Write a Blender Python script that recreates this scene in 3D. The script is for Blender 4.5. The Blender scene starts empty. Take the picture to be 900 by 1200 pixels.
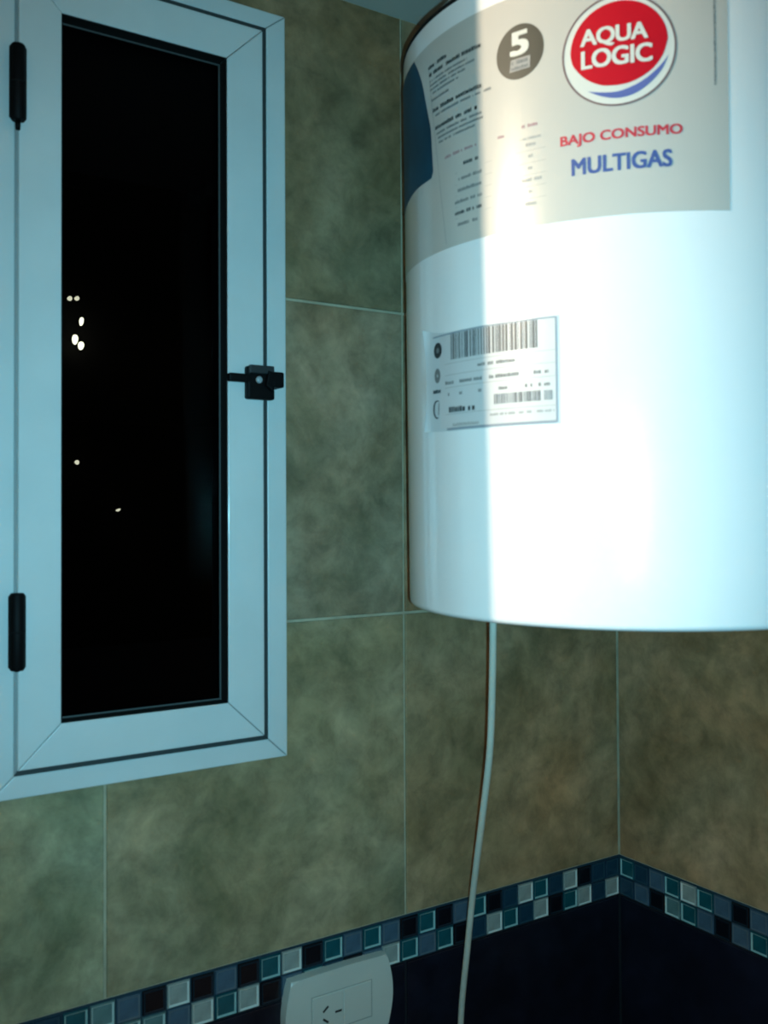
import bpy, bmesh, math, random
from mathutils import Vector, Matrix
random.seed(7)
scene = bpy.context.scene
col = scene.collection
R = math.radians
Z0 = 1.38            # height of the top of the mosaic border above the floor
CEIL = Z0 + 0.999

# ------------------------------------------------------------------ camera
F_ = Vector((0.5451, 0.8382, 0.0182)); R_ = Vector((0.8384, -0.5451, -0.0053)); U_ = Vector((-0.0055, -0.0181, 0.9998))
CAM = Vector((-0.9355, -0.8861, Z0 + 0.4465))
cd = bpy.data.cameras.new('camera'); cam = bpy.data.objects.new('camera', cd); col.objects.link(cam)
cd.sensor_fit = 'AUTO'; cd.sensor_width = 36.0; cd.lens = 1129.3 * 36 / 1200
cd.shift_y = -22.17 / 1200
cd.clip_start = 0.01
cd.dof.use_dof = True; cd.dof.focus_distance = 2.0; cd.dof.aperture_fstop = 12.5   # the phone focused past its subject: slightly soft
m = Matrix((R_, U_, -F_)).transposed().to_4x4(); m.translation = CAM
cam.matrix_world = m
scene.camera = cam

# ------------------------------------------------------------------ world: moonless night outside
w = bpy.data.worlds.new('night'); scene.world = w; w.use_nodes = True
w.node_tree.nodes['Background'].inputs[0].default_value = (0.10, 0.16, 0.24, 1)
w.node_tree.nodes['Background'].inputs[1].default_value = 0.002

# the phone's flash, beside the lens
fd = bpy.data.lights.new('phone_flash', 'SPOT'); fl = bpy.data.objects.new('phone_flash', fd); col.objects.link(fl)
fd.energy = 26; fd.color = (0.255, 0.775, 1.0); fd.spot_size = R(98); fd.spot_blend = 1.0; fd.shadow_soft_size = 0.003
fm = m.copy(); fm.translation = CAM + R_ * 0.013 - U_ * 0.008
fl.matrix_world = fm @ Matrix.Rotation(R(-1), 4, 'Y') @ Matrix.Rotation(R(-1), 4, 'X')

# wall lamp further along the window wall (its fitting is built below)
LAMP = Vector((-1.75, -0.06, Z0 + 0.925))
LAMP_POWER = 90; LAMP_COLOR = (1.0, 0.81, 0.58)

vs = scene.view_settings
scene.display_settings.display_device = 'sRGB'
vs.view_transform = 'Standard'; vs.look = 'None'; vs.exposure = 0.0; vs.gamma = 1.0; vs.use_curve_mapping = False

# ------------------------------------------------------------------ helpers
def link(name, mesh, mat=None, parent=None):
    o = bpy.data.objects.new(name, mesh); col.objects.link(o)
    if mat is not None and not mesh.materials: mesh.materials.append(mat)
    if parent is not None: o.parent = parent
    return o
def bm_obj(name, bm, mat=None, parent=None, smooth=False, mats=None):
    bmesh.ops.recalc_face_normals(bm, faces=bm.faces)
    me = bpy.data.meshes.new(name); 
    for f in bm.faces: f.smooth = smooth
    bm.to_mesh(me); bm.free()
    if mats:
        for x in mats: me.materials.append(x)
    return link(name, me, mat, parent)
def thing(name, label, cat, loc=(0, 0, 0), group=None):
    o = bpy.data.objects.new(name, None); col.objects.link(o); o.location = loc; o.empty_display_size = 0.05
    return tag(o, label, cat, group)
def tag(o, label=None, cat=None, group=None, kind=None):
    if label: o['label'] = label
    if cat: o['category'] = cat
    if group: o['group'] = group
    if kind: o['kind'] = kind
    return o
def add_box(bm, lo, hi):
    v = [bm.verts.new((x, y, z)) for x in (lo[0], hi[0]) for y in (lo[1], hi[1]) for z in (lo[2], hi[2])]
    return [bm.faces.new([v[i] for i in q]) for q in ((0, 1, 3, 2), (4, 6, 7, 5), (0, 4, 5, 1), (2, 3, 7, 6), (0, 2, 6, 4), (1, 5, 7, 3))]
def box(name, lo, hi, mat, parent=None, bevel=0.0, seg=2):
    bm = bmesh.new(); add_box(bm, lo, hi)
    if bevel: bmesh.ops.bevel(bm, geom=list(bm.edges), offset=bevel, segments=seg, affect='EDGES', profile=0.5)
    return bm_obj(name, bm, mat, parent)
def prism(name, pts, y0, y1, mat, parent=None, bevel=0.0, seg=2):
    """polygon in x,z extruded from y0 (room side) to y1"""
    bm = bmesh.new()
    a = [bm.verts.new((x, y0, z)) for x, z in pts]; b = [bm.verts.new((x, y1, z)) for x, z in pts]
    n = len(pts); front = bm.faces.new(a); bm.faces.new(b[::-1])
    for i in range(n): bm.faces.new((a[i], b[i], b[(i + 1) % n], a[(i + 1) % n]))
    if bevel: bmesh.ops.bevel(bm, geom=list(front.edges), offset=bevel, segments=seg, affect='EDGES', profile=0.5)
    return bm_obj(name, bm, mat, parent)
def lathe(name, prof, mat, parent=None, seg=128, smooth=True, auto=None):
    bm = bmesh.new(); rings = []
    for r, z in prof:
        if r < 1e-6: rings.append([bm.verts.new((0, 0, z))])
        else: rings.append([bm.verts.new((r * math.cos(2 * math.pi * i / seg), r * math.sin(2 * math.pi * i / seg), z)) for i in range(seg)])
    for a, b in zip(rings, rings[1:]):
        for i in range(seg):
            j = (i + 1) % seg
            if len(a) == 1: bm.faces.new((a[0], b[j], b[i]))
            elif len(b) == 1: bm.faces.new((a[i], a[j], b[0]))
            else: bm.faces.new((a[i], a[j], b[j], b[i]))
    return bm_obj(name, bm, mat, parent, smooth)
def tube(name, pts, r, mat, parent=None, seg=12, sub=8):
    P = [Vector(p) for p in pts]; out = []
    for i in range(len(P) - 1):
        p0 = P[max(i - 1, 0)]; p1 = P[i]; p2 = P[i + 1]; p3 = P[min(i + 2, len(P) - 1)]
        for k in range(sub):
            t = k / sub
            out.append(0.5 * ((2 * p1) + (p2 - p0) * t + (2 * p0 - 5 * p1 + 4 * p2 - p3) * t * t + (3 * p1 - p0 - 3 * p2 + p3) * t ** 3))
    out.append(P[-1])
    bm = bmesh.new(); rings = []; up = Vector((0.13, 0.97, 0.2)).normalized()
    for i, p in enumerate(out):
        d = (out[min(i + 1, len(out) - 1)] - out[max(i - 1, 0)]).normalized()
        a = d.cross(up).normalized(); b = d.cross(a)
        rings.append([bm.verts.new(p + r * (a * math.cos(2 * math.pi * k / seg) + b * math.sin(2 * math.pi * k / seg))) for k in range(seg)])
    for a, b in zip(rings, rings[1:]):
        for k in range(seg): bm.faces.new((a[k], a[(k + 1) % seg], b[(k + 1) % seg], b[k]))
    bm.faces.new(rings[0]); bm.faces.new(rings[-1])
    return bm_obj(name, bm, mat, parent, True)

# ------------------------------------------------------------------ materials
def mat(name, color, rough=0.5, spec=0.5, coat=0.0, coat_rough=0.1, metal=0.0):
    M = bpy.data.materials.new(name); M.use_nodes = True
    b = M.node_tree.nodes['Principled BSDF']
    b.inputs['Base Color'].default_value = (*color, 1); b.inputs['Roughness'].default_value = rough
    b.inputs['Specular IOR Level'].default_value = spec; b.inputs['Metallic'].default_value = metal
    b.inputs['Coat Weight'].default_value = coat; b.inputs['Coat Roughness'].default_value = coat_rough
    return M
def N(M, t, **kw):
    n = M.node_tree.nodes.new(t)
    for k, v in kw.items(): setattr(n, k, v)
    return n
def grime(M, amount=0.12, scale=9.0):
    """slight uneven tone on a plain painted or moulded surface"""
    L = M.node_tree.links; b = M.node_tree.nodes['Principled BSDF']
    c = b.inputs['Base Color'].default_value[:]
    tc = N(M, 'ShaderNodeTexCoord'); no = N(M, 'ShaderNodeTexNoise'); no.inputs['Scale'].default_value = scale; no.inputs['Detail'].default_value = 5
    L.new(tc.outputs['Object'], no.inputs['Vector'])
    rp = N(M, 'ShaderNodeValToRGB'); L.new(no.outputs['Fac'], rp.inputs['Fac'])
    rp.color_ramp.elements[0].position = 0.3; rp.color_ramp.elements[1].position = 0.7
    rp.color_ramp.elements[0].color = (*[x * (1 - amount) for x in c[:3]], 1); rp.color_ramp.elements[1].color = c
    L.new(rp.outputs['Color'], b.inputs['Base Color'])
    return M

def stone(name, cols, rough, bump=0.25):
    M = mat(name, (0.3, 0.2, 0.1), rough, 0.35); L = M.node_tree.links; b = M.node_tree.nodes['Principled BSDF']
    geo = N(M, 'ShaderNodeNewGeometry'); oi = N(M, 'ShaderNodeObjectInfo')
    off = N(M, 'ShaderNodeVectorMath', operation='MULTIPLY_ADD'); comb = N(M, 'ShaderNodeCombineXYZ')
    for i in range(3): L.new(oi.outputs['Random'], comb.inputs[i])
    off.inputs[1].default_value = (13.7, 7.1, 21.3)
    L.new(comb.outputs[0], off.inputs[0]); L.new(geo.outputs['Position'], off.inputs[2])
    def noise(sc, det, ro, dist=0.0):
        n = N(M, 'ShaderNodeTexNoise'); n.inputs['Scale'].default_value = sc; n.inputs['Detail'].default_value = det
        n.inputs['Roughness'].default_value = ro; n.inputs['Distortion'].default_value = dist
        L.new(off.outputs[0], n.inputs['Vector']); return n
    n1 = noise(9, 8, 0.62, 0.6); n2 = noise(34, 7, 0.68, 0.3); n3 = noise(3.4, 4, 0.5, 0.4)
    r1 = N(M, 'ShaderNodeValToRGB'); L.new(n1.outputs['Fac'], r1.inputs['Fac'])
    e = r1.color_ramp.elements; e[0].position = 0.30; e[0].color = (*cols[0], 1); e[1].position = 0.70; e[1].color = (*cols[2], 1)
    q = e.new(0.5); q.color = (*cols[1], 1)
    r2 = N(M, 'ShaderNodeValToRGB'); L.new(n2.outputs['Fac'], r2.inputs['Fac'])
    e = r2.color_ramp.elements; e[0].position = 0.30; e[0].color = (0.60, 0.60, 0.60, 1); e[1].position = 0.66; e[1].color = (1.12, 1.12, 1.12, 1)
    mx = N(M, 'ShaderNodeMix', data_type='RGBA', blend_type='MULTIPLY'); mx.inputs['Factor'].default_value = 1.0
    L.new(r1.outputs['Color'], mx.inputs['A']); L.new(r2.outputs['Color'], mx.inputs['B'])
    r3 = N(M, 'ShaderNodeValToRGB'); L.new(n3.outputs['Fac'], r3.inputs['Fac'])
    e = r3.color_ramp.elements; e[0].position = 0.38; e[0].color = (1, 1, 1, 1); e[1].position = 0.66; e[1].color = (*cols[3], 1)
    m2 = N(M, 'ShaderNodeMix', data_type='RGBA', blend_type='MULTIPLY'); m2.inputs['Factor'].default_value = 1.0
    L.new(mx.outputs['Result'], m2.inputs['A']); L.new(r3.outputs['Color'], m2.inputs['B'])
    m3 = N(M, 'ShaderNodeMix', data_type='RGBA', blend_type='MULTIPLY'); m3.inputs['Factor'].default_value = 1.0
    L.new(m2.outputs['Result'], m3.inputs['A']); L.new(oi.outputs['Color'], m3.inputs['B'])       # per-tile tint: own hue plus the light's warm/cool shift
    L.new(m3.outputs['Result'], b.inputs['Base Color'])
    bp = N(M, 'ShaderNodeBump'); bp.inputs['Strength'].default_value = bump; bp.inputs['Distance'].default_value = 0.002
    L.new(n2.outputs['Fac'], bp.inputs['Height']); L.new(bp.outputs['Normal'], b.inputs['Normal'])
    return M

M_TILE = stone('stone_tile', ((0.185, 0.165, 0.098), (0.325, 0.272, 0.178), (0.47, 0.38, 0.265), (1.10, 0.82, 0.66)), 0.55)
M_DARK = stone('dark_tile', ((0.004, 0.005, 0.010), (0.006, 0.008, 0.015), (0.011, 0.013, 0.024), (1.0, 1.0, 1.2)), 0.35, 0.1)
M_GROUT = grime(mat('light_grout', (0.54, 0.46, 0.32), 0.9), 0.3, 40)
M_GROUT_BLUE = grime(mat('navy_grout', (0.010, 0.040, 0.062), 0.8), 0.3, 60)
M_GROUT_DARK = mat('dark_grout', (0.006, 0.007, 0.011), 0.9)
M_PLASTER = grime(mat('ceiling_paint', (0.56, 0.56, 0.50), 0.8), 0.12, 6)
M_WALLP = grime(mat('wall_paint', (0.27, 0.215, 0.15), 0.8), 0.2, 5)
M_FLOOR = stone('floor_tile', ((0.10, 0.08, 0.05), (0.15, 0.12, 0.08), (0.2, 0.16, 0.11), (1, .9, .8)), 0.4)
M_FRAME = grime(mat('white_aluminium', (0.69, 0.73, 0.73), 0.38, 0.5, 0.7, 0.07), 0.08, 14)
M_SEAL = grime(mat('sealant', (0.52, 0.53, 0.42), 0.6), 0.4, 60)
M_BLACK = mat('black_plastic', (0.002, 0.002, 0.0025), 0.6, 0.15)
M_RUBBER = mat('black_rubber', (0.004, 0.004, 0.004), 0.75, 0.2)
M_BEAD = mat('grey_bead', (0.07, 0.08, 0.08), 0.5)
M_ENAMEL = grime(mat('white_enamel', (0.88, 0.87, 0.87), 0.30, 0.5, 1.0, 0.06), 0.03, 7)
M_STEEL = mat('bracket_steel', (0.35, 0.35, 0.36), 0.4, metal=1.0)
M_PAPER = grime(mat('label_paper', (0.555, 0.525, 0.485), 0.28, 0.5, 1.0, 0.13), 0.05, 12)
M_STICKER = grime(mat('sticker_paper', (0.60, 0.60, 0.61), 0.35, 0.5, 0.6, 0.12), 0.05, 18)
M_CLEAR = mat('sticker_film', (0.66, 0.69, 0.71), 0.25, 0.5, 0.8, 0.08)
M_INK = mat('ink_dark', (0.020, 0.024, 0.026), 0.5)
M_INK_GREY = mat('ink_grey', (0.17, 0.175, 0.175), 0.5)
M_INK_CODE = mat('ink_bar_code', (0.09, 0.095, 0.10), 0.5)
M_INK_PALE = mat('ink_pale', (0.34, 0.33, 0.32), 0.5)
M_INK_PINK = mat('ink_pink', (0.36, 0.20, 0.22), 0.5)
M_INK_RED = mat('ink_red', (0.56, 0.035, 0.055), 0.4, 0.5, 0.4)
M_LOGO_RED = mat('logo_red', (0.50, 0.003, 0.014), 0.5, 0.25, 0.0)
M_INK_BLUE = mat('ink_blue', (0.055, 0.095, 0.29), 0.4, 0.5, 0.4)
M_SWOOSH = mat('logo_blue', (0.10, 0.13, 0.36), 0.5, 0.3, 0.0)
M_LOGO_WHITE = mat('logo_white', (0.68, 0.67, 0.62), 0.35, 0.5, 0.4)
M_LOGO_RING = mat('logo_ring', (0.17, 0.10, 0.10), 0.45)
M_DISC = mat('warranty_disc', (0.042, 0.044, 0.034), 0.45)
M_PHOTO = grime(mat('label_photo_blue', (0.001, 0.062, 0.115), 0.5, 0.3, 0.0), 0.55, 16)
M_CORD = grime(mat('white_cord', (0.62, 0.62, 0.53), 0.5), 0.15, 30)
M_PLATE = grime(mat('outlet_plastic', (0.62, 0.63, 0.57), 0.35), 0.06, 20)
M_SLOT = mat('slot_dark', (0.01, 0.01, 0.01), 0.8)
M_NIGHT = mat('night_facade', (0.012, 0.012, 0.014), 0.9)

MOS = {  # glass mosaic colours
    'l': (0.36, 0.40, 0.37), 't': (0.008, 0.098, 0.120), 'b': (0.068, 0.128, 0.185), 'n': (0.012, 0.050, 0.085),
    'k': (0.004, 0.006, 0.010), 'c': (0.13, 0.24, 0.24)}
RIM = {'l': (0.62, 0.66, 0.62), 't': (0.28, 0.46, 0.45), 'b': (0.095, 0.135, 0.165), 'n': (0.02, 0.06, 0.085), 'k': (0.008, 0.02, 0.03), 'c': (0.46, 0.58, 0.56)}
M_MOS = {k: (grime(mat('mosaic_' + k, v, 0.22, 0.5), 0.30, 70), mat('mosaic_rim_' + k, RIM[k], 0.25, 0.5)) for k, v in MOS.items()}

M_GLASS = bpy.data.materials.new('window_glass'); M_GLASS.use_nodes = True
nt = M_GLASS.node_tree; nt.nodes.clear()
o_ = nt.nodes.new('ShaderNodeOutputMaterial'); mixn = nt.nodes.new('ShaderNodeMixShader'); tr = nt.nodes.new('ShaderNodeBsdfTransparent'); gl = nt.nodes.new('ShaderNodeBsdfGlossy'); fr = nt.nodes.new('ShaderNodeFresnel')
tr.inputs[0].default_value = (0.86, 0.90, 0.88, 1); gl.inputs['Roughness'].default_value = 0.01; fr.inputs['IOR'].default_value = 1.10
nt.links.new(fr.outputs[0], mixn.inputs[0]); nt.links.new(tr.outputs[0], mixn.inputs[1]); nt.links.new(gl.outputs[0], mixn.inputs[2]); nt.links.new(mixn.outputs[0], o_.inputs[0])
def emit(name, color, strength):
    M = bpy.data.materials.new(name); M.use_nodes = True; b = M.node_tree.nodes['Principled BSDF']
    b.inputs['Base Color'].default_value = (*color, 1); b.inputs['Emission Color'].default_value = (*color, 1); b.inputs['Emission Strength'].default_value = strength
    return M
M_LIGHT = emit('street_light_glow', (1.0, 0.95, 0.72), 2.2)
M_LIGHT_DIM = emit('street_light_glow_dim', (1.0, 0.93, 0.72), 0.85)

# ------------------------------------------------------------------ room shell
T = 0.333; PM = 0.0243                      # tile pitch, mosaic pitch
MZ0 = Z0 - 2 * PM - 0.0015                   # bottom of mosaic
WX0, WX1, WZ0, WZ1 = -0.7699, -0.4850, Z0 + 0.1992, Z0 + 0.9525   # window frame outline
G = 0.0024                                   # joints lie this far behind the tile faces
XL, YN = -2.60, -2.20                        # far ends of the room

def slab(name, axis, cuts_u, cuts_z, hole=None):
    bm = bmesh.new()
    for u0, u1 in zip(cuts_u, cuts_u[1:]):
        for z0, z1 in zip(cuts_z, cuts_z[1:]):
            if hole and u0 >= hole[0] - 1e-6 and u1 <= hole[1] + 1e-6 and z0 >= hole[2] - 1e-6 and z1 <= hole[3] + 1e-6: continue
            fs = add_box(bm, (u0, G, z0), (u1, 0.06, z1)) if axis == 'x' else add_box(bm, (G, u0, z0), (0.06, u1, z1))
            k = 0 if z0 >= Z0 - 1e-6 else (1 if z0 >= MZ0 - 1e-6 else 2)
            for f in fs: f.material_index = k
    return tag(bm_obj(name, bm, mats=[M_GROUT, M_GROUT_BLUE, M_GROUT_DARK]), kind='structure')
wl = slab('wall_left', 'x', [-1.0, WX0 + .004, WX1 - .004, 0.06], [0, MZ0, Z0, WZ0 + .004, WZ1 - .004, CEIL], (WX0 + .004, WX1 - .004, WZ0 + .004, WZ1 - .004))
wr = slab('wall_right', 'y', [-1.0, G], [0, MZ0, Z0, CEIL])
tag(wl, 'stone tiled wall holding the narrow window, mosaic border low down'); tag(wr, 'stone tiled wall to the right of the corner behind the heater')
st = lambda o, lab: tag(o, lab, kind='structure')
st(box('floor', (XL, YN, -0.05), (0.06, 0.06, 0.0), M_FLOOR), 'brown tiled floor')
st(box('ceiling', (XL, YN, CEIL), (0.06, 0.06, CEIL + 0.05), M_PLASTER), 'pale plaster ceiling above the tiles')
st(box('wall_window_far', (XL, 0.0, 0), (-1.0, 0.06, CEIL), M_WALLP), 'painted wall past the wing wall')
st(box('wall_right_far', (0.0, YN, 0), (0.06, -1.0, CEIL), M_WALLP), 'painted wall beyond the tiled part')
st(box('wall_near', (XL, YN - 0.06, 0), (0.06, YN, CEIL), M_WALLP), 'painted wall behind the viewer')
st(box('wall_side', (XL - 0.06, YN, 0), (XL, 0.06, CEIL), M_WALLP), 'painted wall at the far left')
st(box('wall_wing', (-1.04, -0.198, 0), (-1.0, 0.0, CEIL), M_WALLP), 'short wing wall left of the window')

# tiles ------------------------------------------------------------
def tile_mesh(name, u0, u1, z0, z1, material, hole=None, j=0.0015, thick=0.004):
    """front face at y=0, drawn around (u0,z0); returns mesh in local coords"""
    us = [u0 + j, u1 - j]; zs = [z0 + j, z1 - j]
    if hole:
        for h in hole[:2]:
            if us[0] < h < us[-1]: us.insert(-1, h)
        for h in hole[2:]:
            if zs[0] < h < zs[-1]: zs.insert(-1, h)
    us.sort(); zs.sort(); bm = bmesh.new(); V = {}
    def vv(a, b):
        if (a, b) not in V: V[(a, b)] = bm.verts.new((a - u0, 0, b - z0))
        return V[(a, b)]
    for a0, a1 in zip(us, us[1:]):
        for b0, b1 in zip(zs, zs[1:]):
            if hole and a0 >= hole[0] - 1e-6 and a1 <= hole[1] + 1e-6 and b0 >= hole[2] - 1e-6 and b1 <= hole[3] + 1e-6: continue
            bm.faces.new((vv(a0, b0), vv(a1, b0), vv(a1, b1), vv(a0, b1)))
    if not bm.faces: bm.free(); return None
    edges = [e for e in bm.edges if e.is_boundary]
    ret = bmesh.ops.extrude_edge_only(bm, edges=edges)
    nv = [g for g in ret['geom'] if isinstance(g, bmesh.types.BMVert)]
    bmesh.ops.translate(bm, verts=nv, vec=(0, thick, 0))
    be = [e for e in edges if e.is_valid]
    bmesh.ops.bevel(bm, geom=be, offset=0.0011, segments=2, affect='EDGES', profile=0.5)
    bmesh.ops.recalc_face_normals(bm, faces=bm.faces)
    me = bpy.data.meshes.new(name); bm.to_mesh(me); bm.free(); me.materials.append(material)
    return me
stdm = tile_mesh('wall_tile', 0, T, 0, T, M_TILE); stdd = tile_mesh('dark_wall_tile', 0, T, 0, T, M_DARK)
# extrusion pushes the rim backwards (+y): faces look to -y
hole = (WX0 + 0.003, WX1 - 0.003, WZ0 + 0.003, WZ1 - 0.003)
def lower_rows():
    z = MZ0; out = []
    while z > 0.02: out.append((max(z - T, 0.0), z)); z -= T
    return out
HUE_AND_LIGHT = (((1.06, 0.93, 0.78, 1), (1.0, 0.97, 0.9, 1), (0.92, 0.86, 0.76, 1)), ((1.04, 1.10, 1.02, 1), (1.08, 1.06, 1.08, 1), (0.84, 0.80, 0.70, 1)), ((1.0, 1.15, 1.05, 1), (1, 1.05, 1, 1), (0.95, 0.95, 0.95, 1)))  # tile hue variation, plus the warm-right, green-left light put into the colour
for c in range(3):
    for r in range(3):
        u0, z0 = -(c + 1) * T, Z0 + r * T
        cut = u0 < hole[1] and u0 + T > hole[0] and z0 < hole[3] and z0 + T > hole[2]
        me = tile_mesh('wall_tile', u0, u0 + T, z0, z0 + T, M_TILE, hole) if cut else stdm
        if me: o = link('wall_tile', me, None, wl); o.location = (u0, 0, z0); o.color = HUE_AND_LIGHT[c][r]
        o = link('wall_tile', stdm, None, wr); o.color = ((1.20, 0.92, 0.74, 1), (1.08, 0.95, 0.86, 1), (1.0, 0.95, 0.9, 1))[(r + c) % 3]; o.rotation_euler = (0, 0, R(-90)); o.location = (0, -c * T, z0)  # browner tints put the warm light at the right into the colour
    for z0, z1 in lower_rows():
        me = stdd if abs(z1 - z0 - T) < 1e-6 else tile_mesh('dark_wall_tile', 0, T, 0, z1 - z0, M_DARK)
        o = link('dark_wall_tile', me, None, wl); o.location = (-(c + 1) * T, 0, z0)
        o = link('dark_wall_tile', me, None, wr); o.rotation_euler = (0, 0, R(-90)); o.location = (0, -c * T, z0)

# mosaic border: glass tiles with a raised, lighter rim -------------
def mosaic_mesh(k):
    a = PM - 0.0017; bm = bmesh.new()
    def ring(i, y): return [bm.verts.new((x, y, z)) for x, z in ((i, i), (a - i, i), (a - i, a - i), (i, a - i))]
    dep = {'l': 0.0012, 't': 0.0013, 'c': 0.0013}.get(k, 0.0003)
    r = [ring(0, 0.004), ring(0, 0.0007), ring(0.0006, 0), ring(0.0010, 0), ring(0.0026, dep)]
    for q, (A, B) in enumerate(zip(r, r[1:])):
        for i in range(4):
            f = bm.faces.new((A[i], A[(i + 1) % 4], B[(i + 1) % 4], B[i])); f.material_index = 1 if q == 3 else 0
    bm.faces.new(r[-1])
    bmesh.ops.recalc_face_normals(bm, faces=bm.faces)
    me = bpy.data.meshes.new('mosaic_tile'); bm.to_mesh(me); bm.free()
    for x in M_MOS[k]: me.materials.append(x)
    return me
MM = {k: mosaic_mesh(k) for k in MOS}
LT = list('nnklntlnk' + 'tbktkbt' + 'btkltkbklkbctn'); LB = list('lnltklntl' + 'nktbtlb' + 'kntbkltlbcctlnt')
RT = list('tnbtltbkb'); RB = list('nbkctbkbt')
rnd = random.Random(3)
def seq(lst, n):
    while len(lst) < n: lst.append(rnd.choice('ltbnktlb'))
    return lst[:n]
for row, (sl, sr) in enumerate(((LT, RT), (LB, RB))):
    zz = Z0 - 0.0017 - (row + 1) * PM + 0.0017
    for i, k in enumerate(seq(sl, 41)):
        jx = rnd.uniform(-.0002, .0002)
        o = link('mosaic_tile', MM[k], None, wl); o.location = (-(i + 1) * PM + 0.0008 + jx, rnd.uniform(-.0002, .0003), zz + jx - 0.0008)
    for i, k in enumerate(seq(sr, 41)):
        o = link('mosaic_tile', MM[k], None, wr); o.rotation_euler = (0, 0, R(-90)); o.location = (rnd.uniform(-.0002, .0003), -i * PM - 0.0008, zz - 0.0008)

# ------------------------------------------------------------------ window
win = bpy.data.objects.new('window_1', None); col.objects.link(win); win.location = (WX0, 0, WZ0)
tag(win, 'narrow white aluminium hinged window, black night behind its glass', kind='structure')
def wpart(o): o.parent = win; o.matrix_parent_inverse = Matrix.Translation(-Vector((WX0, 0, WZ0))); return o
def frame_bars(name, ox0, ox1, oz0, oz1, ix0, ix1, iz0, iz1, y0, y1, material, bevel, e=0.0003, parent=None):
    d = e
    quads = [[(ox0 + d, oz0), (ox1 - d, oz0), (ix1 - d, iz0), (ix0 + d, iz0)], [(ox0 + d, oz1), (ix0 + d, iz1), (ix1 - d, iz1), (ox1 - d, oz1)],
             [(ox0, oz0 + d), (ix0, iz0 + d), (ix0, iz1 - d), (ox0, oz1 - d)], [(ox1, oz0 + d), (ox1, oz1 - d), (ix1, iz1 - d), (ix1, iz0 + d)]]
    return [wpart(prism(name, q, y0, y1, material, None, bevel)) for q in quads]
z = lambda v: Z0 + v
frame_bars('frame_bar', WX0, WX1, WZ0, WZ1, -0.7490, -0.5062, z(.2188), z(.9358), -0.012, 0.055, M_FRAME, 0.0012)
SX0, SX1, SZ0, SZ1 = -0.7474, -0.5142, z(.2250), z(.9275)
IX0, IX1, IZ0, IZ1 = -0.7110, -0.5524, z(.2613), z(.8906)
frame_bars('sash_bar', SX0, SX1, SZ0, SZ1, IX0, IX1, IZ0, IZ1, -0.020, 0.000, M_FRAME, 0.0010)
# rebate filling the gap between frame and sash, the gap's shade put into its colour
M_REBATE = mat('rebate_gap_shade', (0.030, 0.040, 0.042), 0.7); M_REBATE_L = mat('rebate_light_shade', (0.30, 0.31, 0.31), 0.6)
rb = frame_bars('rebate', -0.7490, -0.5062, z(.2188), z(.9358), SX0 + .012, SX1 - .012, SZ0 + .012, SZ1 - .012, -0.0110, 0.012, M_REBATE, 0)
rb[2].data.materials[0] = M_REBATE_L  # left strip coloured paler, for the weaker shade in that gap
frame_bars('gasket', IX0, IX1, IZ0, IZ1, IX0 + .0012, IX1 - .0012, IZ0 + .0012, IZ1 - .0012, -0.0185, -0.0045, M_RUBBER, 0)
frame_bars('glazing_bead', IX0, IX1, IZ0, IZ1, IX0 + .0026, IX1 - .0026, IZ0 + .0026, IZ1 - .0026, -0.0044, -0.0036, M_BEAD, 0)
bm = bmesh.new(); add_box(bm, (IX0, -0.0035, IZ0), (IX1, -0.0005, IZ1))
pane = wpart(bm_obj('glass_pane', bm, M_GLASS)); pane['label'] = 'clear pane showing black night'
# ragged bead of sealant where the frame meets the tiles
def sealant(pts):
    bm = bmesh.new(); rr = random.Random(5); prev = None
    p0, p1 = Vector(pts[0]), Vector(pts[1]); d = (p1 - p0); n = int(d.length / 0.012); t = d.normalized(); nrm = Vector((-t.z, 0, t.x))
    for i in range(n + 1):
        p = p0 + d * i / n; wv = 0.0022 + rr.uniform(-.0009, .0012)
        a = [bm.verts.new(p - nrm * 0.0005 + Vector((0, .0005, 0))), bm.verts.new(p - nrm * 0.0003 + Vector((0, -.004, 0))), bm.verts.new(p + nrm * wv * .6 + Vector((0, -.0022, 0))), bm.verts.new(p + nrm * wv + Vector((0, .0005, 0)))]
        if prev:
            for k in range(3): bm.faces.new((prev[k], a[k], a[k + 1], prev[k + 1]))
        prev = a
    return wpart(bm_obj('sealant', bm, M_SEAL, None, True))
sealant([(WX1, 0, WZ1), (WX1, 0, WZ0)]); sealant([(WX0, 0, WZ1), (WX1, 0, WZ1)]); sealant([(WX1, 0, WZ0), (WX0, 0, WZ0)])

def hinge(zlo, zhi, tail):
    rt = wpart(lathe('hinge', [(0, zlo), (.0052, zlo), (.0062, zlo + .0015), (.0062, zhi - .0015), (.0052, zhi), (0, zhi)], M_BLACK, None, 20))
    rt.location = (-0.7487, -0.0225, 0); rt['label'] = 'black hinge barrel'
    b = box('hinge_leaf', (-0.0070, -0.0015, zlo + .002), (0.0070, 0.0025, zhi - .002), M_BLACK, rt, 0.0006, 1)
    b = lathe('hinge_pin', [(0, zlo - tail), (.002, zlo - tail), (.0025, zlo + .001), (0, zlo + .001)], M_BLACK, rt, 12)
    mid = (zlo + zhi) / 2
    lathe('hinge_ring', [(.0060, mid - .0008), (.0065, mid - .0008), (.0065, mid + .0008), (.0060, mid + .0008)], M_RUBBER, rt, 20)
hinge(z(.7845), z(.8510), .0075); hinge(z(.3115), z(.3775), .001)

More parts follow.
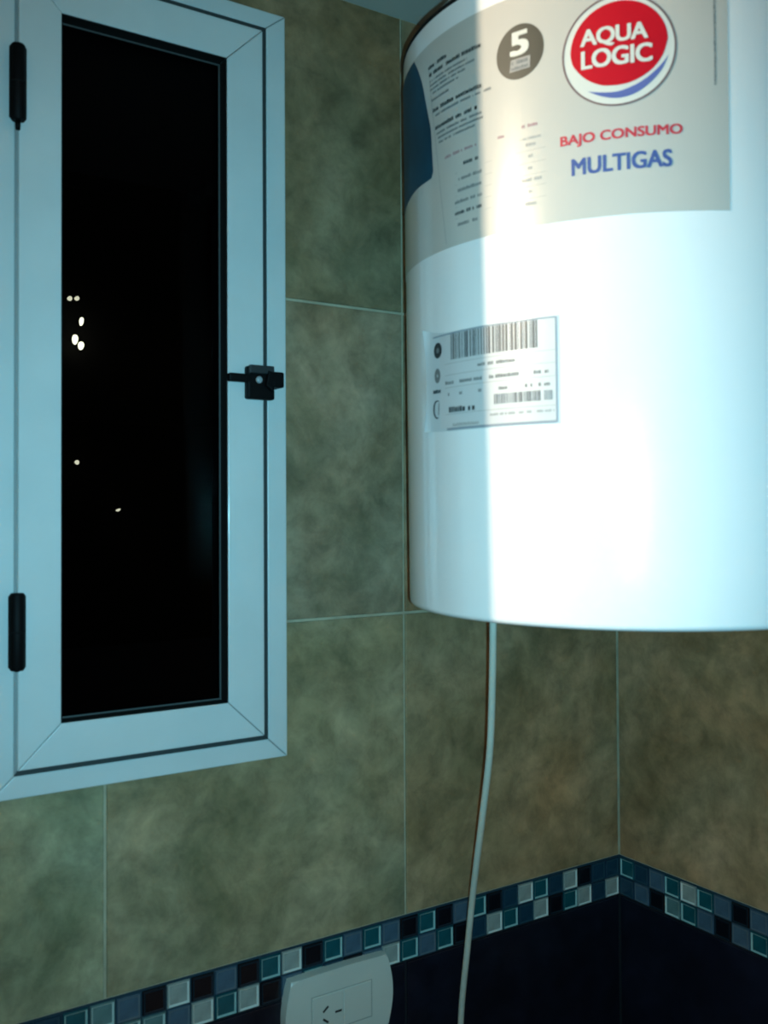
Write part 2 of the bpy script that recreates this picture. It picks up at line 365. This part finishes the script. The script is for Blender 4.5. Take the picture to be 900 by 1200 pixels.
# latch across sash and frame
lt = wpart(box('latch_body', (-0.5355, -0.029, z(.5565)), (-0.5060, -0.0195, z(.5890)), M_BLACK, None, 0.002)); lt['label'] = 'black window latch'
def lp(o): o.parent = lt; return o
lp(box('latch_lever', (-0.5560, -0.0315, z(.5722)), (-0.5340, -0.0235, z(.5803)), M_BLACK, None, 0.0018))
lp(box('latch_lip', (-0.5345, -0.0320, z(.5815)), (-0.5080, -0.0285, z(.5895)), mat('latch_lip_bluish', (0.02, 0.025, 0.028), 0.5), None, 0.001))  # lip a little lighter and bluer than the body
kp = lathe('latch_pivot', [(0, -.002), (.0034, -.002), (.0036, 0), (.0028, .0016), (0, .0018)], mat('latch_bright_pivot', (0.34, 0.38, 0.40), 0.35), lt, 20)
kp.rotation_euler = (R(90), 0, 0); kp.location = (-0.5235, -0.0295, z(.5755))
lp(prism('latch_hook', [(-0.5180, z(.5700)), (-0.5105, z(.5640)), (-0.5085, z(.5830)), (-0.5150, z(.5845))], -0.0345, -0.0288, M_BLACK, None, 0.001))
lp(box('latch_keeper', (-0.5095, -0.0310, z(.5690)), (-0.4965, -0.0125, z(.5845)), M_BLACK, None, 0.0018))

# ------------------------------------------------------------------ water heater
HB = Vector((-0.2614, -0.2686, Z0 + 0.3621)); AX = Vector((-0.0148, -0.0091, 0.9998)).normalized()
RH = 0.205; HH = 0.4945; SREF = R(-140)
heater = thing('water_heater', 'large white cylindrical water heater hung in the tiled corner', 'water heater', HB)
X = Vector((1, 0, 0)); X = (X - AX * X.dot(AX)).normalized(); Y = AX.cross(X)
heater.rotation_euler = Matrix((X, Y, AX)).transposed().to_euler()
prof = [(0, .004), (RH - .030, .004), (RH - .012, .0015), (RH - .006, .0010)]
prof += [(RH - .005 + .005 * math.sin(a), .0055 - .005 * math.cos(a)) for a in [R(x) for x in (10, 25, 40, 55, 70, 90)]]
prof += [(RH, HH * k / 12) for k in range(1, 12)] + [(RH, HH - .0034)]
lathe('body', prof, M_ENAMEL, heater, 192)
lathe('rim_ring', [(RH - .003, HH - .0035), (RH + .0004, HH - .0035), (RH + .0007, HH - .0018), (RH + .0004, HH), (RH - .003, HH)], M_RUBBER, heater, 192)  # thin black ring round the top edge
lathe('lid', [(RH - .0028, HH - .003), (RH - .0022, HH + .001), (RH - .012, HH + .012), (RH - .05, HH + .020), (.06, HH + .025), (0, HH + .026)], M_ENAMEL, heater, 128)
for zz in (.10, .40):
    bm = bmesh.new(); add_box(bm, (RH - .012, -0.06, zz - .02), (RH + .060, 0.06, zz + .02)); bm_obj('bracket', bm, M_STEEL, heater)

def cyl(s, zmm, off=0.0):
    a = SREF + s / 1000 / RH; r = RH + off
    return (r * math.cos(a), r * math.sin(a), zmm / 1000)
def patch_grid(bm, P, off, skirt=True):
    """P: rows of (s, z) or (s, z, extra offset) points -> surface lying on the drum"""
    V = [[bm.verts.new(cyl(p[0], p[1], off + (p[2] if len(p) > 2 else 0))) for p in row] for row in P]
    for a, b in zip(V, V[1:]):
        for i in range(len(a) - 1): bm.faces.new((a[i], a[i + 1], b[i + 1], b[i]))
    if skirt:
        loop = [(V[0][i], P[0][i]) for i in range(len(V[0]))] + [(V[k][-1], P[k][-1]) for k in range(1, len(V))] + [(V[-1][i], P[-1][i]) for i in range(len(V[-1]) - 2, -1, -1)] + [(V[k][0], P[k][0]) for k in range(len(V) - 2, 0, -1)]
        S = [bm.verts.new(cyl(p[0], p[1], -0.0002)) for _, p in loop]
        n = len(loop)
        for i in range(n): bm.faces.new((loop[i][0], loop[(i + 1) % n][0], S[(i + 1) % n], S[i]))
def rect_pts(s0, s1, z0, z1, ns=None, nz=2):
    ns = ns or max(2, int(abs(s1 - s0) / 4) + 1)
    return [[(s0 + (s1 - s0) * i / (ns - 1), z0 + (z1 - z0) * k / (nz - 1)) for i in range(ns)] for k in range(nz)]
def patch(name, P, off, material, parent, skirt=True):
    bm = bmesh.new(); patch_grid(bm, P, off, skirt)
    return bm_obj(name, bm, material, parent)
def interp(pts, x):
    for (x0, y0), (x1, y1) in zip(pts, pts[1:]):
        if x <= x1 or (x1, y1) == pts[-1]:
            t = (x - x0) / (x1 - x0) if x1 > x0 else 0
            return y0 + (y1 - y0) * max(0, min(1, t))
def smooth_interp(pts, n):
    out = []; P = pts
    for i in range(len(P) - 1):
        p0 = P[max(i - 1, 0)]; p1 = P[i]; p2 = P[i + 1]; p3 = P[min(i + 2, len(P) - 1)]
        for k in range(n):
            t = k / n
            out.append(tuple(0.5 * ((2 * p1[j]) + (p2[j] - p0[j]) * t + (2 * p0[j] - 5 * p1[j] + 4 * p2[j] - p3[j]) * t * t + (3 * p1[j] - p0[j] - 3 * p2[j] + p3[j]) * t ** 3) for j in range(2)))
    return out + [P[-1]]
def strip_between(lower, upper, n=40, rows=6):
    x0, x1 = lower[0][0], lower[-1][0]; P = []
    xs = [x0 + (x1 - x0) * (1 - math.cos(math.pi * i / n)) / 2 for i in range(n + 1)]
    for k in range(rows): P.append([(x, interp(lower, x) + (interp(upper, x) - interp(lower, x)) * k / (rows - 1)) for x in xs])
    return P
def ellipse(cx, cz, rx, rz, rows=6, n=56, r_in=0.0):
    return [[(cx + rx * (r_in + (1 - r_in) * (1 - k / (rows - 1))) * math.cos(2 * math.pi * i / n), cz + rz * (r_in + (1 - r_in) * (1 - k / (rows - 1))) * math.sin(2 * math.pi * i / n)) for i in range(n + 1)] for k in range(rows)]
def text_mesh(name, body, s0, s1, z0, z1, off, material, parent, bold=0.0, shear=0.0, spacing=1.0, stroke=0.03):
    cu = bpy.data.curves.new(name, 'FONT'); cu.body = body; cu.size = 1.0; cu.offset = bold; cu.resolution_u = 5; cu.shear = shear; cu.space_character = spacing
    ob = bpy.data.objects.new(name, cu); col.objects.link(ob)
    dg = bpy.context.evaluated_depsgraph_get(); dg.update()
    me = bpy.data.meshes.new_from_object(ob.evaluated_get(dg))
    bpy.data.objects.remove(ob); bpy.data.curves.remove(cu)
    if stroke:                       # heavier strokes: overlaid copies a hair apart, joined in one mesh
        bm = bmesh.new()
        for q, (dx, dy) in enumerate([(a * stroke, b * stroke * .6) for a in (-1, 0, 1) for b in (-1, 1)]):
            n0 = len(bm.verts); bm.from_mesh(me); bm.verts.ensure_lookup_table()
            bmesh.ops.translate(bm, verts=bm.verts[n0:], vec=(dx, dy, q))
        bm.to_mesh(me); bm.free()
    xs = [v.co.x for v in me.vertices]; ys = [v.co.y for v in me.vertices]
    x0, x1, y0, y1 = min(xs), max(xs), min(ys), max(ys)
    for v in me.vertices:
        v.co = cyl(s0 + (v.co.x - x0) / (x1 - x0) * (s1 - s0), z0 + (v.co.y - y0) / (y1 - y0) * (z1 - z0), off + 0.00004 * v.co.z)
    me.materials.clear(); me.materials.append(material); me.name = name
    return link(name, me, None, parent)
def text_line(name, spans, zc, h, off, material, parent, seed=0):
    """a row of print too small to read: little glyph-sized marks"""
    rr = random.Random(seed); bm = bmesh.new()
    for a, b in spans:
        x = a
        while x < b:
            wd = h * rr.uniform(0.35, 0.75); hh = h * rr.uniform(0.72, 1.0)
            if rr.random() > 0.12:
                patch_grid(bm, rect_pts(x, min(x + wd, b), zc - h / 2, zc - h / 2 + hh, 2), off, False)
            x += wd + h * 0.16
    return bm_obj(name, bm, material, parent)

# --- big front label
OL = 0.0003; OP = 0.00055; OQ = 0.0008; OR = 0.00105
label = patch('front_label', rect_pts(-330, 79.8, 298.0, 472.6, 130, 8), OL, M_PAPER, heater); label['label'] = 'large pale printed label wrapped round the drum'
# blue photograph at its left end
right_edge = [(360, -166.5), (365, -167), (403, -170), (444, -184), (460, -193), (471.5, -203)]
P = []
for k in range(24):
    zz = 356 + (471.5 - 356) * k / 23; re = interp([(356, -176), (364, -166.5)] + right_edge[2:], zz)
    P.append([(-322 + (re + 322) * i / 30, zz if k else 356 + 8 * (i / 30) ** 2) for i in range(31)])
patch('label_photo', P, OP, M_PHOTO, label)
patch('panel_edge', [[(-172 + 24 * k / 12 - 0.5, 452 - 150 * k / 12), (-172 + 24 * k / 12 + 0.3, 452 - 150 * k / 12)] for k in range(13)], OP, M_INK_PALE, label, False)
# warranty disc with the 5
patch('warranty_disc', ellipse(-70.3, 430.2, 19.9, 20.4), OP, M_DISC, label)
text_mesh('numeral', '5', -78.0, -62.2, 427.3, 445.4, OQ, M_LOGO_WHITE, label, 0.0, stroke=0.04)
patch('disc_caption', [[(-78.6, 416.2), (-70, 416.2), (-61.6, 416.2)], [(-77.2, 425.2), (-69, 425.2), (-61.2, 425.2)]], OQ, M_INK_PALE, label, False)
text_line('caption_print', [(-76.6, -63)], 422.6, 3.0, OR, M_INK_GREY, label, 3); text_line('caption_print', [(-77, -63)], 418.4, 2.6, OR, M_INK_GREY, label, 4)
# round logo
patch('logo_ring', ellipse(3.4, 415.4, 40.0, 39.8, 2, 96, 0.965), OQ, M_LOGO_RING, label, False)
patch('logo_ground', ellipse(3.4, 415.4, 39.2, 39.0, 7, 80), OP, M_LOGO_WHITE, label)
up = [(3.5 + 34.0 * math.cos(math.pi * (1 - i / 60)), 417 + 2.8 * i / 60 + 32.0 * math.sin(math.pi * (1 - i / 60))) for i in range(61)]
lo = smooth_interp([(-30.5, 417), (-28.6, 409), (-21, 399.2), (-12, 393.2), (-3.3, 390.8), (10.9, 391.3), (24.5, 397.8), (33.4, 408), (37.5, 419.8)], 8)
patch('logo_disc', strip_between(lo, up, 60, 9), OQ, M_LOGO_RED, label, False)
lo = smooth_interp([(-18.4, 388.8), (-8, 383.6), (3, 381.2), (14, 383.0), (24, 389.0), (33, 398.5), (37.9, 409.1)], 8)
up = smooth_interp([(-18.4, 388.8), (-8, 386.6), (3, 386.0), (14, 389.0), (24, 394.5), (33, 402.5), (37.9, 409.1)], 8)
patch('logo_swoosh', strip_between(lo, up, 50, 3), OQ, M_SWOOSH, label, False)
text_mesh('logo_lettering', 'AQUA', -23.2, 24.0, 419.2, 433.4, OR, M_LOGO_WHITE, label, 0.0, 0, 0.96, 0.032)
text_mesh('logo_lettering', 'LOGIC', -22.8, 26.8, 404.8, 418.2, OR, M_LOGO_WHITE, label, 0.0, 0, 0.96, 0.032)
text_mesh('slogan_lettering', 'BAJO CONSUMO', -38.9, 46.8, 350.2, 359.6, OP, M_INK_RED, label)
text_mesh('slogan_lettering', 'MULTIGAS', -30.9, 39.4, 329.6, 342.0, OP, M_INK_BLUE, label)
# tiny upright line of print near the right end
bm = bmesh.new(); rr = random.Random(9); zz = 386.5
while zz < 470:
    d = rr.uniform(.8, 2.0); patch_grid(bm, rect_pts(69.7 - rr.uniform(.2, .5), 70.7 + rr.uniform(0, .4), zz, min(zz + d, 470), 2), OP, False); zz += d + rr.uniform(.2, .6)
bm_obj('upright_print', bm, M_INK_GREY, label)
# print at the left
k = 100
def tl(spans, zc, h, mm):
    global k; k += 1
    text_line('print_line', spans, zc, h, OP, mm, label, k)
tl([(-172.5, -160), (-158, -145)], 453.0, 3.4, M_INK)
tl([(-171.2, -150), (-148, -128), (-126, -104.8)], 446.6, 3.4, M_INK)
tl([(-170, -120)], 441.0, 2.0, M_INK_GREY); tl([(-170, -112)], 437.4, 2.0, M_INK_GREY); tl([(-170, -122)], 433.8, 2.0, M_INK_GREY); tl([(-169, -130)], 430.0, 2.0, M_INK_GREY); tl([(-168, -142)], 424.4, 2.2, M_INK_GREY)
tl([(-165.7, -136), (-133.5, -104.8)], 415.4, 3.4, M_INK); tl([(-161.6, -130), (-128, -95.7)], 410.3, 2.2, M_INK_GREY)
tl([(-162, -137), (-134, -107.5)], 400.0, 3.4, M_INK); tl([(-160, -130), (-128, -105)], 394.6, 2.2, M_INK_GREY); tl([(-158, -104)], 390.6, 2.0, M_INK_GREY); tl([(-157, -112)], 386.6, 2.0, M_INK_GREY)
tl([(-148.6, -130), (-128, -110)], 371.5, 2.6, M_INK_PINK); tl([(-92, -84)], 370.5, 2.2, M_INK_PINK)
tl([(-125.5, -109.3)], 360.8, 3.0, M_INK); tl([(-131.4, -117), (-115, -106)], 349.6, 2.8, M_INK_GREY); tl([(-134.7, -106.1)], 340.6, 2.8, M_INK_GREY)
tl([(-136, -120), (-118, -106)], 331.8, 2.8, M_INK_GREY); tl([(-136.1, -118), (-116, -106.4)], 323.0, 2.8, M_INK); tl([(-133, -120), (-118, -108.3)], 313.8, 2.8, M_INK_GREY)
tl([(-69, -66.5), (-64, -56)], 373.5, 2.6, M_INK_PINK); tl([(-70.5, -53)], 364, 1.8, M_INK_PALE); tl([(-66, -58)], 359.3, 2.8, M_INK_PALE)
tl([(-64, -60)], 350.8, 2.6, M_INK_PALE); tl([(-64.5, -61)], 341.8, 2.6, M_INK_PALE); tl([(-69.5, -53)], 333.2, 2.6, M_INK_PALE); tl([(-64, -61)], 324.5, 2.6, M_INK_PALE); tl([(-67, -58)], 315.3, 2.8, M_INK_PALE)
for zz in (354.8, 345.6, 336.8, 328.0, 319.0):
    patch('table_rule', [[(-136, zz - .15), (-100, zz - .15), (-70, zz - .15), (-50, zz - .15)], [(-136, zz + .15), (-100, zz + .15), (-70, zz + .15), (-50, zz + .15)]], OP, M_INK_PALE, label, False)

# --- rating sticker with bar codes
def st_off(s, zz):
    e = max(0, (-172 - s) / 12); corner = 0.4 + 0.6 * abs((zz - 192) / 40) ** 2
    return 0.0030 * e ** 2 * corner
P = []
for kz in range(17):
    v = kz / 16; row = []
    for i in range(41):
        u = i / 40; z0s = 152.4 - 1.4 * min(1, u * 4); z1s = 230.5 + 7.0 * max(0, 1 - u * 3.2) ** 2
        s = -183.5 + u * (142.0) + 1.2 * math.sin(v * math.pi) * (1 - u); zz = z0s + (z1s - z0s) * v
        row.append((s, zz, st_off(s, zz)))
    P.append(row)
sticker = patch('rating_sticker', P, OL, M_CLEAR, heater); sticker['label'] = 'clear-edged sticker printed with two bar codes'
patch('sticker_face', rect_pts(-160, -44.0, 153.4, 228.6, 34, 3), OP, M_STICKER, sticker, False)
def rule(s0, s1, zz, t=.35, mm=M_INK_PALE): patch('sticker_rule', rect_pts(s0, s1, zz - t / 2, zz + t / 2), OQ, mm, sticker, False)
M_EDGE = mat('sticker_border', (0.24, 0.28, 0.33), 0.5)
patch('sticker_border', rect_pts(-44.6, -43.2, 152, 229.4, 2), OQ, M_EDGE, sticker, False)
patch('sticker_border', rect_pts(-170, -44.6, 228.6, 229.8), OQ, M_EDGE, sticker, False)
patch('sticker_border', rect_pts(-150, -44.6, 151.6, 153.6), OQ, M_EDGE, sticker, False)
def barcode(s0, s1, z0, z1, wmin, wmax, mm, seed, z1b=None):
    bm = bmesh.new(); rr = random.Random(seed); x = s0
    while x < s1:
        wd = rr.uniform(wmin, wmax); patch_grid(bm, rect_pts(x, min(x + wd, s1), z0, z1, 2), OQ, False); x += wd + rr.uniform(wmin * .8, wmax * .8)
    return bm_obj('bar_code', bm, mm, sticker)
barcode(-143.5, -58.5, 208.0, 228.4, 0.5, 2.2, M_INK_CODE, 11); barcode(-96.4, -56.4, 168.6, 176.2, 0.5, 1.5, M_INK_CODE, 12); barcode(-53.6, -47, 168.8, 176.0, 0.5, 1.0, M_INK_GREY, 13)
patch('sticker_mark', ellipse(-162.4, 217.9, 6.2, 6.4, 5, 40, 0.35), OQ, M_INK, sticker, False); patch('sticker_mark', ellipse(-162.4, 217.9, 2.4, 2.6, 3, 24), OQ, M_INK_GREY, sticker, False)
patch('sticker_mark', ellipse(-163.4, 197.3, 4.6, 6.0, 4, 40, 0.2), OQ, M_INK_GREY, sticker, False)
text_line('sticker_print', [(-170.5, -157)], 184.8, 3.6, OQ, M_INK, sticker, 21)
arc = [(-164.5 + 6.5 * math.cos(a), 169.8 + 7.6 * math.sin(a)) for a in [R(60 + 230 * i / 24) for i in range(25)]]; arc2 = [(-163.7 + 5.0 * math.cos(a), 169.8 + 6.6 * math.sin(a)) for a in [R(60 + 230 * i / 24) for i in range(25)]]
patch('sticker_mark', [arc, arc2], OQ, M_INK, sticker, False); patch('sticker_mark', [[(-163, 165), (-162, 175)], [(-161.6, 164.6), (-160.6, 175)]], OQ, M_INK_GREY, sticker, False)
text_line('sticker_print', [(-114.8, -97), (-94, -77.3)], 200.6, 2.6, OQ, M_INK_GREY, sticker, 22)
text_line('sticker_print', [(-151.5, -140), (-133, -108), (-101, -73.8), (-61.8, -56), (-53, -50)], 190.0, 2.8, OQ, M_INK_GREY, sticker, 23)
text_line('sticker_print', [(-148, -146), (-133.5, -130), (-112, -109), (-92.2, -84), (-69, -63), (-58, -49)], 180.6, 2.6, OQ, M_INK_GREY, sticker, 24)
text_line('sticker_print', [(-147, -127), (-123.5, -121), (-119, -116)], 168.2, 4.6, OQ, M_INK, sticker, 25)
text_line('sticker_print', [(-100.7, -64), (-61, -46)], 161.0, 2.0, OQ, M_INK_PALE, sticker, 26)
text_line('sticker_print', [(-142, -112)], 155.8, 2.6, OQ, M_INK_PALE, sticker, 27)
for zz in (205.2, 196.0, 186.0, 164.6): rule(-152, -45, zz)

# ------------------------------------------------------------------ cord hanging from the heater
cp = [(-0.3713, -0.2004, z(.3600)), (-0.3711, -0.2000, z(.3394)), (-0.3643, -0.190, z(.2868)), (-0.3516, -0.170, z(.2180)), (-0.3375, -0.140, z(.1432)), (-0.3172, -0.100, z(.0594)), (-0.3022, -0.070, z(-.0164)), (-0.2890, -0.040, z(-.1139)), (-0.275, -0.022, z(-.24)), (-0.268, -0.012, z(-.42)), (-0.265, -0.0045, z(-.60))]
cord = thing('power_cord', 'thin white power cord hanging down from the heater', 'cord', (-0.265, -0.0045, z(-.60)))
o = tube('cable', [Vector(p) - Vector(cord.location) for p in cp], 0.0033, M_CORD, cord)
lathe('cable_gland', [(0, -.012), (.007, -.012), (.008, 0), (.0045, .008), (0, .009)], M_CORD, cord, 20)

# ------------------------------------------------------------------ wall outlet
OX, OZ = -0.4232, z(-.030)
outlet = thing('wall_outlet', 'off-white power outlet plate with bowed sides below the window', 'outlet', (OX, 0, OZ - 0.078))
hw, h = 0.0575, 0.078
pts = [(-hw, h), (hw, h)]
pts = [(-hw + 2 * hw * i / 12, h + 0.0012 * math.sin(math.pi * i / 12)) for i in range(13)]
pts += [(hw + 0.0072 * math.sin(math.pi * i / 16), h - h * i / 16) for i in range(1, 17)]
pts += [(hw - 2 * hw * i / 12, -0.0012 * math.sin(math.pi * i / 12)) for i in range(1, 13)]
pts += [(-hw - 0.0072 * math.sin(math.pi * i / 16), h * i / 16) for i in range(1, 16)]
prism('cover_plate', pts, -0.0115, 0.001, M_PLATE, outlet, 0.003, 3)
def rim(x0, x1, z0, z1, wd, mm, name):
    bm = bmesh.new()
    for a, b in (((x0, z0), (x1, z0 + wd)), ((x0, z1 - wd), (x1, z1)), ((x0, z0), (x0 + wd, z1)), ((x1 - wd, z0), (x1, z1))):
        add_box(bm, (a[0], -0.01162, a[1]), (b[0], -0.0110, b[1]))
    return bm_obj(name, bm, mm, outlet)
M_SEAM = mat('module_gap', (0.30, 0.32, 0.29), 0.7)
rim(-0.0352, 0.0380, 0.0178, 0.0572, 0.0007, M_SEAM, 'module_seam')
mod = box('socket_module', (-0.0343, -0.0128, 0.0188), (0.0020, -0.0110, 0.0562), M_PLATE, outlet, 0.0006, 1)
box('blank_module', (0.0030, -0.0122, 0.0188), (0.0371, -0.0110, 0.0562), M_PLATE, outlet, 0.0006, 1)
def slot(cx, cz, ang, ln=0.0078, wd=0.0022):
    bm = bmesh.new(); add_box(bm, (-ln / 2, -0.01305, -wd / 2), (ln / 2, -0.0126, wd / 2))
    o = bm_obj('slot', bm, M_SLOT, mod); o.rotation_euler = (0, R(-ang), 0); o.location = (cx, 0, cz)
# socket turned on its side: two slanting slots and a straight one
slot(-0.0192, 0.0418, 38); slot(-0.0192, 0.0300, -38); slot(-0.0040, 0.0359, 0)

# ------------------------------------------------------------------ lamp further along the wall (lights the drum past the wing wall)
wlamp = thing('wall_lamp', 'bare bulb wall lamp beyond the short wing wall', 'lamp', (LAMP.x, 0.0, LAMP.z))
bp_ = lathe('back_plate', [(0, 0), (.045, 0), (.045, .006), (.03, .012), (0, .012)], M_PLATE, wlamp, 32); bp_.rotation_euler = (R(90), 0, 0)
sk = lathe('socket', [(0, 0), (.014, 0), (.014, .03), (.012, .034), (0, .034)], M_PLATE, wlamp, 24); sk.location = (0, -.06, -.062)
arm = box('arm', (-.006, -.062, -.066), (.006, -.008, -.054), M_PLATE, wlamp, .001, 1)
M_BULB = bpy.data.materials.new('clear_bulb'); M_BULB.use_nodes = True; nt = M_BULB.node_tree; nt.nodes.clear()
o_ = nt.nodes.new('ShaderNodeOutputMaterial'); mx_ = nt.nodes.new('ShaderNodeMixShader'); a_ = nt.nodes.new('ShaderNodeBsdfTransparent'); b_ = nt.nodes.new('ShaderNodeBsdfGlossy')
b_.inputs['Roughness'].default_value = 0.03; mx_.inputs[0].default_value = 0.04
nt.links.new(a_.outputs[0], mx_.inputs[1]); nt.links.new(b_.outputs[0], mx_.inputs[2]); nt.links.new(mx_.outputs[0], o_.inputs[0])
bu = lathe('bulb', [(.011, -.03), (.012, -.024), (.022, -.008), (.027, .006), (.025, .018), (.015, .028), (0, .032)], M_BULB, wlamp, 24); bu.location = (0, -.06, 0)
ld = bpy.data.lights.new('filament', 'POINT'); lo_ = bpy.data.objects.new('filament', ld); col.objects.link(lo_); lo_.location = LAMP
ld.energy = LAMP_POWER; ld.color = LAMP_COLOR; ld.shadow_soft_size = 0.006

# ------------------------------------------------------------------ lights in the night outside
NY = 12.0
bm = bmesh.new(); add_box(bm, (1.5, NY + .22, 0), (4.6, NY + 3.2, 6.2)); add_box(bm, (1.4, NY + .16, 6.2), (4.7, NY + 3.3, 6.4)); add_box(bm, (1.45, NY + .17, 3.05), (4.65, NY + .22, 3.2))
fac = bm_obj('building_facade', bm, M_NIGHT); tag(fac, 'unlit building facade lost in the night outside the window', kind='structure')
LIGHTS = [((2.5068, z(3.2731)), .034, .030, 35, M_LIGHT_DIM, 'left one of the two faint lights side by side highest in window'), ((2.6015, z(3.2841)), .034, .028, 35, M_LIGHT_DIM, 'right one of the two faint lights side by side highest in window'),
          ((2.6633, z(2.9895)), .028, .058, -8, M_LIGHT, 'single tall yellowish light above the brightest pair outside'), ((2.5794, z(2.7428)), .040, .066, -4, M_LIGHT, 'left light of the brightest pair outside the window'),
          ((2.6578, z(2.6648)), .040, .056, -10, M_LIGHT, 'right, lower light of the brightest pair outside the window'), ((2.6025, z(1.1096)), .030, .030, 30, M_LIGHT_DIM, 'small lone light halfway down the dark pane'),
          ((3.1558, z(0.4756)), .034, .016, 20, M_LIGHT_DIM, 'tiny lowest light, furthest right in the dark pane')]
for (x, zz), rx, rz, ang, mm, lab in LIGHTS:
    t = thing('outdoor_light', lab, 'light', (x, NY, zz), 'lights seen in the night outside')
    bm = bmesh.new(); bmesh.ops.create_uvsphere(bm, u_segments=16, v_segments=10, radius=1.0)
    for v in bm.verts: v.co = Vector((v.co.x * rx, v.co.y * .03, v.co.z * rz * (1 - 0.18 * v.co.z)))
    g = bm_obj('globe', bm, mm, t, True); g.rotation_euler = (0, R(-ang), 0)
    box('wall_arm', (-.012, .02, -.012), (.012, .23, .012), M_NIGHT, t)
